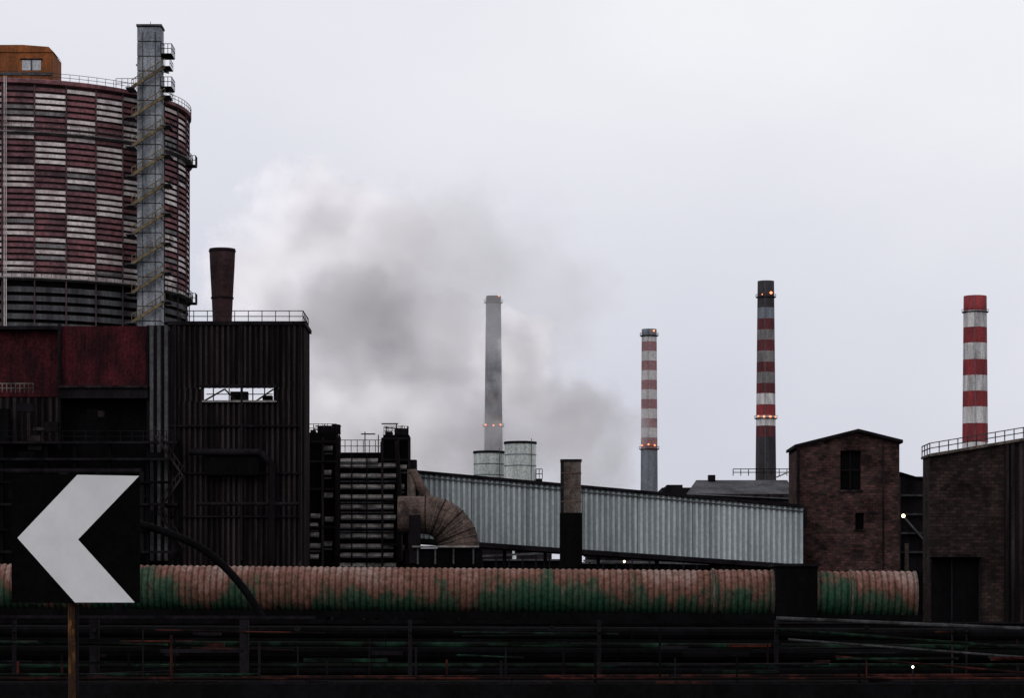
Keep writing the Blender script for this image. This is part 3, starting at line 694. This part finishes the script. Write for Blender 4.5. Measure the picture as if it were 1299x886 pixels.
# (px,py,radius,density,added emission standing in for multiple scattering)
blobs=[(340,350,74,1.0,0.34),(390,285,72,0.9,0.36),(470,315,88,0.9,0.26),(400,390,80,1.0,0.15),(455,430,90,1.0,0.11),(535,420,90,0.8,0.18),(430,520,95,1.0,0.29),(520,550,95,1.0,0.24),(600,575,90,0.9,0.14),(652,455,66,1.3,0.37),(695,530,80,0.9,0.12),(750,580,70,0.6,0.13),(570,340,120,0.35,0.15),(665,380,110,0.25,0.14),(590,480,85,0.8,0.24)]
last=None; lastE=None
for (px,py,r,a,k) in blobs:
    c=P(px,py,dS); c.y+=random.uniform(-12,12)
    ds=N.new('ShaderNodeVectorMath'); ds.operation='DISTANCE'; ds.inputs[1].default_value=c; L.new(addv.outputs[0],ds.inputs[0])
    mr=N.new('ShaderNodeMapRange'); mr.interpolation_type='SMOOTHSTEP'; rr=r*dS/F*1.1
    mr.inputs[1].default_value=rr; mr.inputs[2].default_value=rr*0.62; mr.inputs[3].default_value=0; mr.inputs[4].default_value=a
    L.new(ds.outputs['Value'],mr.inputs[0])
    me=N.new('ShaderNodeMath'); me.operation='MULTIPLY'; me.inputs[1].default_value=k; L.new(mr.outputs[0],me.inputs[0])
    if last is None: last=mr.outputs[0]; lastE=me.outputs[0]
    else:
        mx=N.new('ShaderNodeMath'); mx.operation='MAXIMUM'; L.new(last,mx.inputs[0]); L.new(mr.outputs[0],mx.inputs[1]); last=mx.outputs[0]
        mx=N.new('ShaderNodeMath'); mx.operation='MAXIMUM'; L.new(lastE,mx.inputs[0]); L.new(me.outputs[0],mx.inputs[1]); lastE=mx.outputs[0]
DEN=0.046
mu=N.new('ShaderNodeMath'); mu.operation='MULTIPLY'; mu.inputs[1].default_value=DEN; L.new(last,mu.inputs[0]); L.new(mu.outputs[0],pv.inputs['Density'])
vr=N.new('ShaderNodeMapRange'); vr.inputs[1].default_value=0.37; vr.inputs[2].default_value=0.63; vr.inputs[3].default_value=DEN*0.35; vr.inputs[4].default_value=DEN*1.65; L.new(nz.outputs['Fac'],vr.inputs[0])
mu=N.new('ShaderNodeMath'); mu.operation='MULTIPLY'; L.new(vr.outputs[0],mu.inputs[1]); L.new(lastE,mu.inputs[0]); L.new(mu.outputs[0],pv.inputs['Emission Strength'])  # noise varies the added glow, making lighter and darker billows
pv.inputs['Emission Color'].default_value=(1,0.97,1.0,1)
m.cycles.volume_step_rate=1.0
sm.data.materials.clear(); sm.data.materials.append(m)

# ---------------------------------------------------------------- world
w=bpy.data.worlds.new('World'); scn.world=w; w.use_nodes=True; nt=w.node_tree; N=nt.nodes; L=nt.links
bg=N['Background']; bg.inputs['Strength'].default_value=0.1
sky=N.new('ShaderNodeTexSky'); sky.sky_type='NISHITA'; sky.sun_disc=False
SE,SR=math.radians(32),math.radians(205)
sky.sun_elevation=SE; sky.sun_rotation=SR; sky.dust_density=3
tc=N.new('ShaderNodeTexCoord'); sp=N.new('ShaderNodeSeparateXYZ'); L.new(tc.outputs['Generated'],sp.inputs[0])
ramp=N.new('ShaderNodeValToRGB'); e=ramp.color_ramp.elements
e[0].position=0.0; e[0].color=(0.56,0.575,0.66,1); e[1].position=1.0; e[1].color=(0.80,0.80,0.84,1)
x=e.new(0.07); x.color=(0.64,0.65,0.735,1); x=e.new(0.16); x.color=(0.735,0.74,0.815,1); x=e.new(0.25); x.color=(0.85,0.85,0.895,1); x=e.new(0.32); x.color=(0.95,0.945,0.96,1)
nz=N.new('ShaderNodeTexNoise'); nz.inputs['Scale'].default_value=4.0; nz.inputs['Detail'].default_value=6
mp=N.new('ShaderNodeMapping'); mp.inputs['Scale'].default_value=(1,1,1.8); L.new(tc.outputs['Generated'],mp.inputs[0]); L.new(mp.outputs[0],nz.inputs['Vector'])
ma=N.new('ShaderNodeMath'); ma.operation='MULTIPLY_ADD'; ma.inputs[1].default_value=0.24; L.new(nz.outputs['Fac'],ma.inputs[0]); 
mb=N.new('ShaderNodeMath'); mb.operation='MULTIPLY_ADD'; mb.inputs[1].default_value=0.28; mb.inputs[2].default_value=-0.10; L.new(sp.outputs[0],mb.inputs[0]); L.new(mb.outputs[0],ma.inputs[2])
ad=N.new('ShaderNodeMath'); L.new(sp.outputs[2],ad.inputs[0]); L.new(ma.outputs[0],ad.inputs[1]); L.new(ad.outputs[0],ramp.inputs[0])
sc=N.new('ShaderNodeVectorMath'); sc.operation='SCALE'; sc.inputs['Scale'].default_value=10.3; L.new(ramp.outputs[0],sc.inputs[0])
mix=N.new('ShaderNodeMix'); mix.data_type='RGBA'; mix.inputs[0].default_value=0.94
L.new(sky.outputs[0],mix.inputs[6]); L.new(sc.outputs[0],mix.inputs[7]); L.new(mix.outputs[2],bg.inputs['Color'])
sun=bpy.data.lights.new('sun','SUN'); sun.energy=0.5; sun.angle=math.radians(25); sun.color=(1,0.97,0.93)
so=bpy.data.objects.new('sun',sun); scn.collection.objects.link(so)
dirv=Vector((math.sin(SR)*math.cos(SE),math.cos(SR)*math.cos(SE),math.sin(SE)))
so.rotation_euler=dirv.to_track_quat('Z','Y').to_euler()
# ---------------------------------------------------------------- camera
cam=bpy.data.cameras.new('camera'); co=bpy.data.objects.new('camera',cam); scn.collection.objects.link(co)
co.location=(0,0,CZ); co.rotation_euler=(math.radians(90),0,0)
cam.sensor_width=36; cam.lens=F/1299*36; cam.shift_y=(HY-443)/1299; cam.clip_start=0.5; cam.clip_end=9000
scn.camera=co
scn.view_settings.view_transform='Standard'; scn.view_settings.look='None'; scn.view_settings.exposure=0
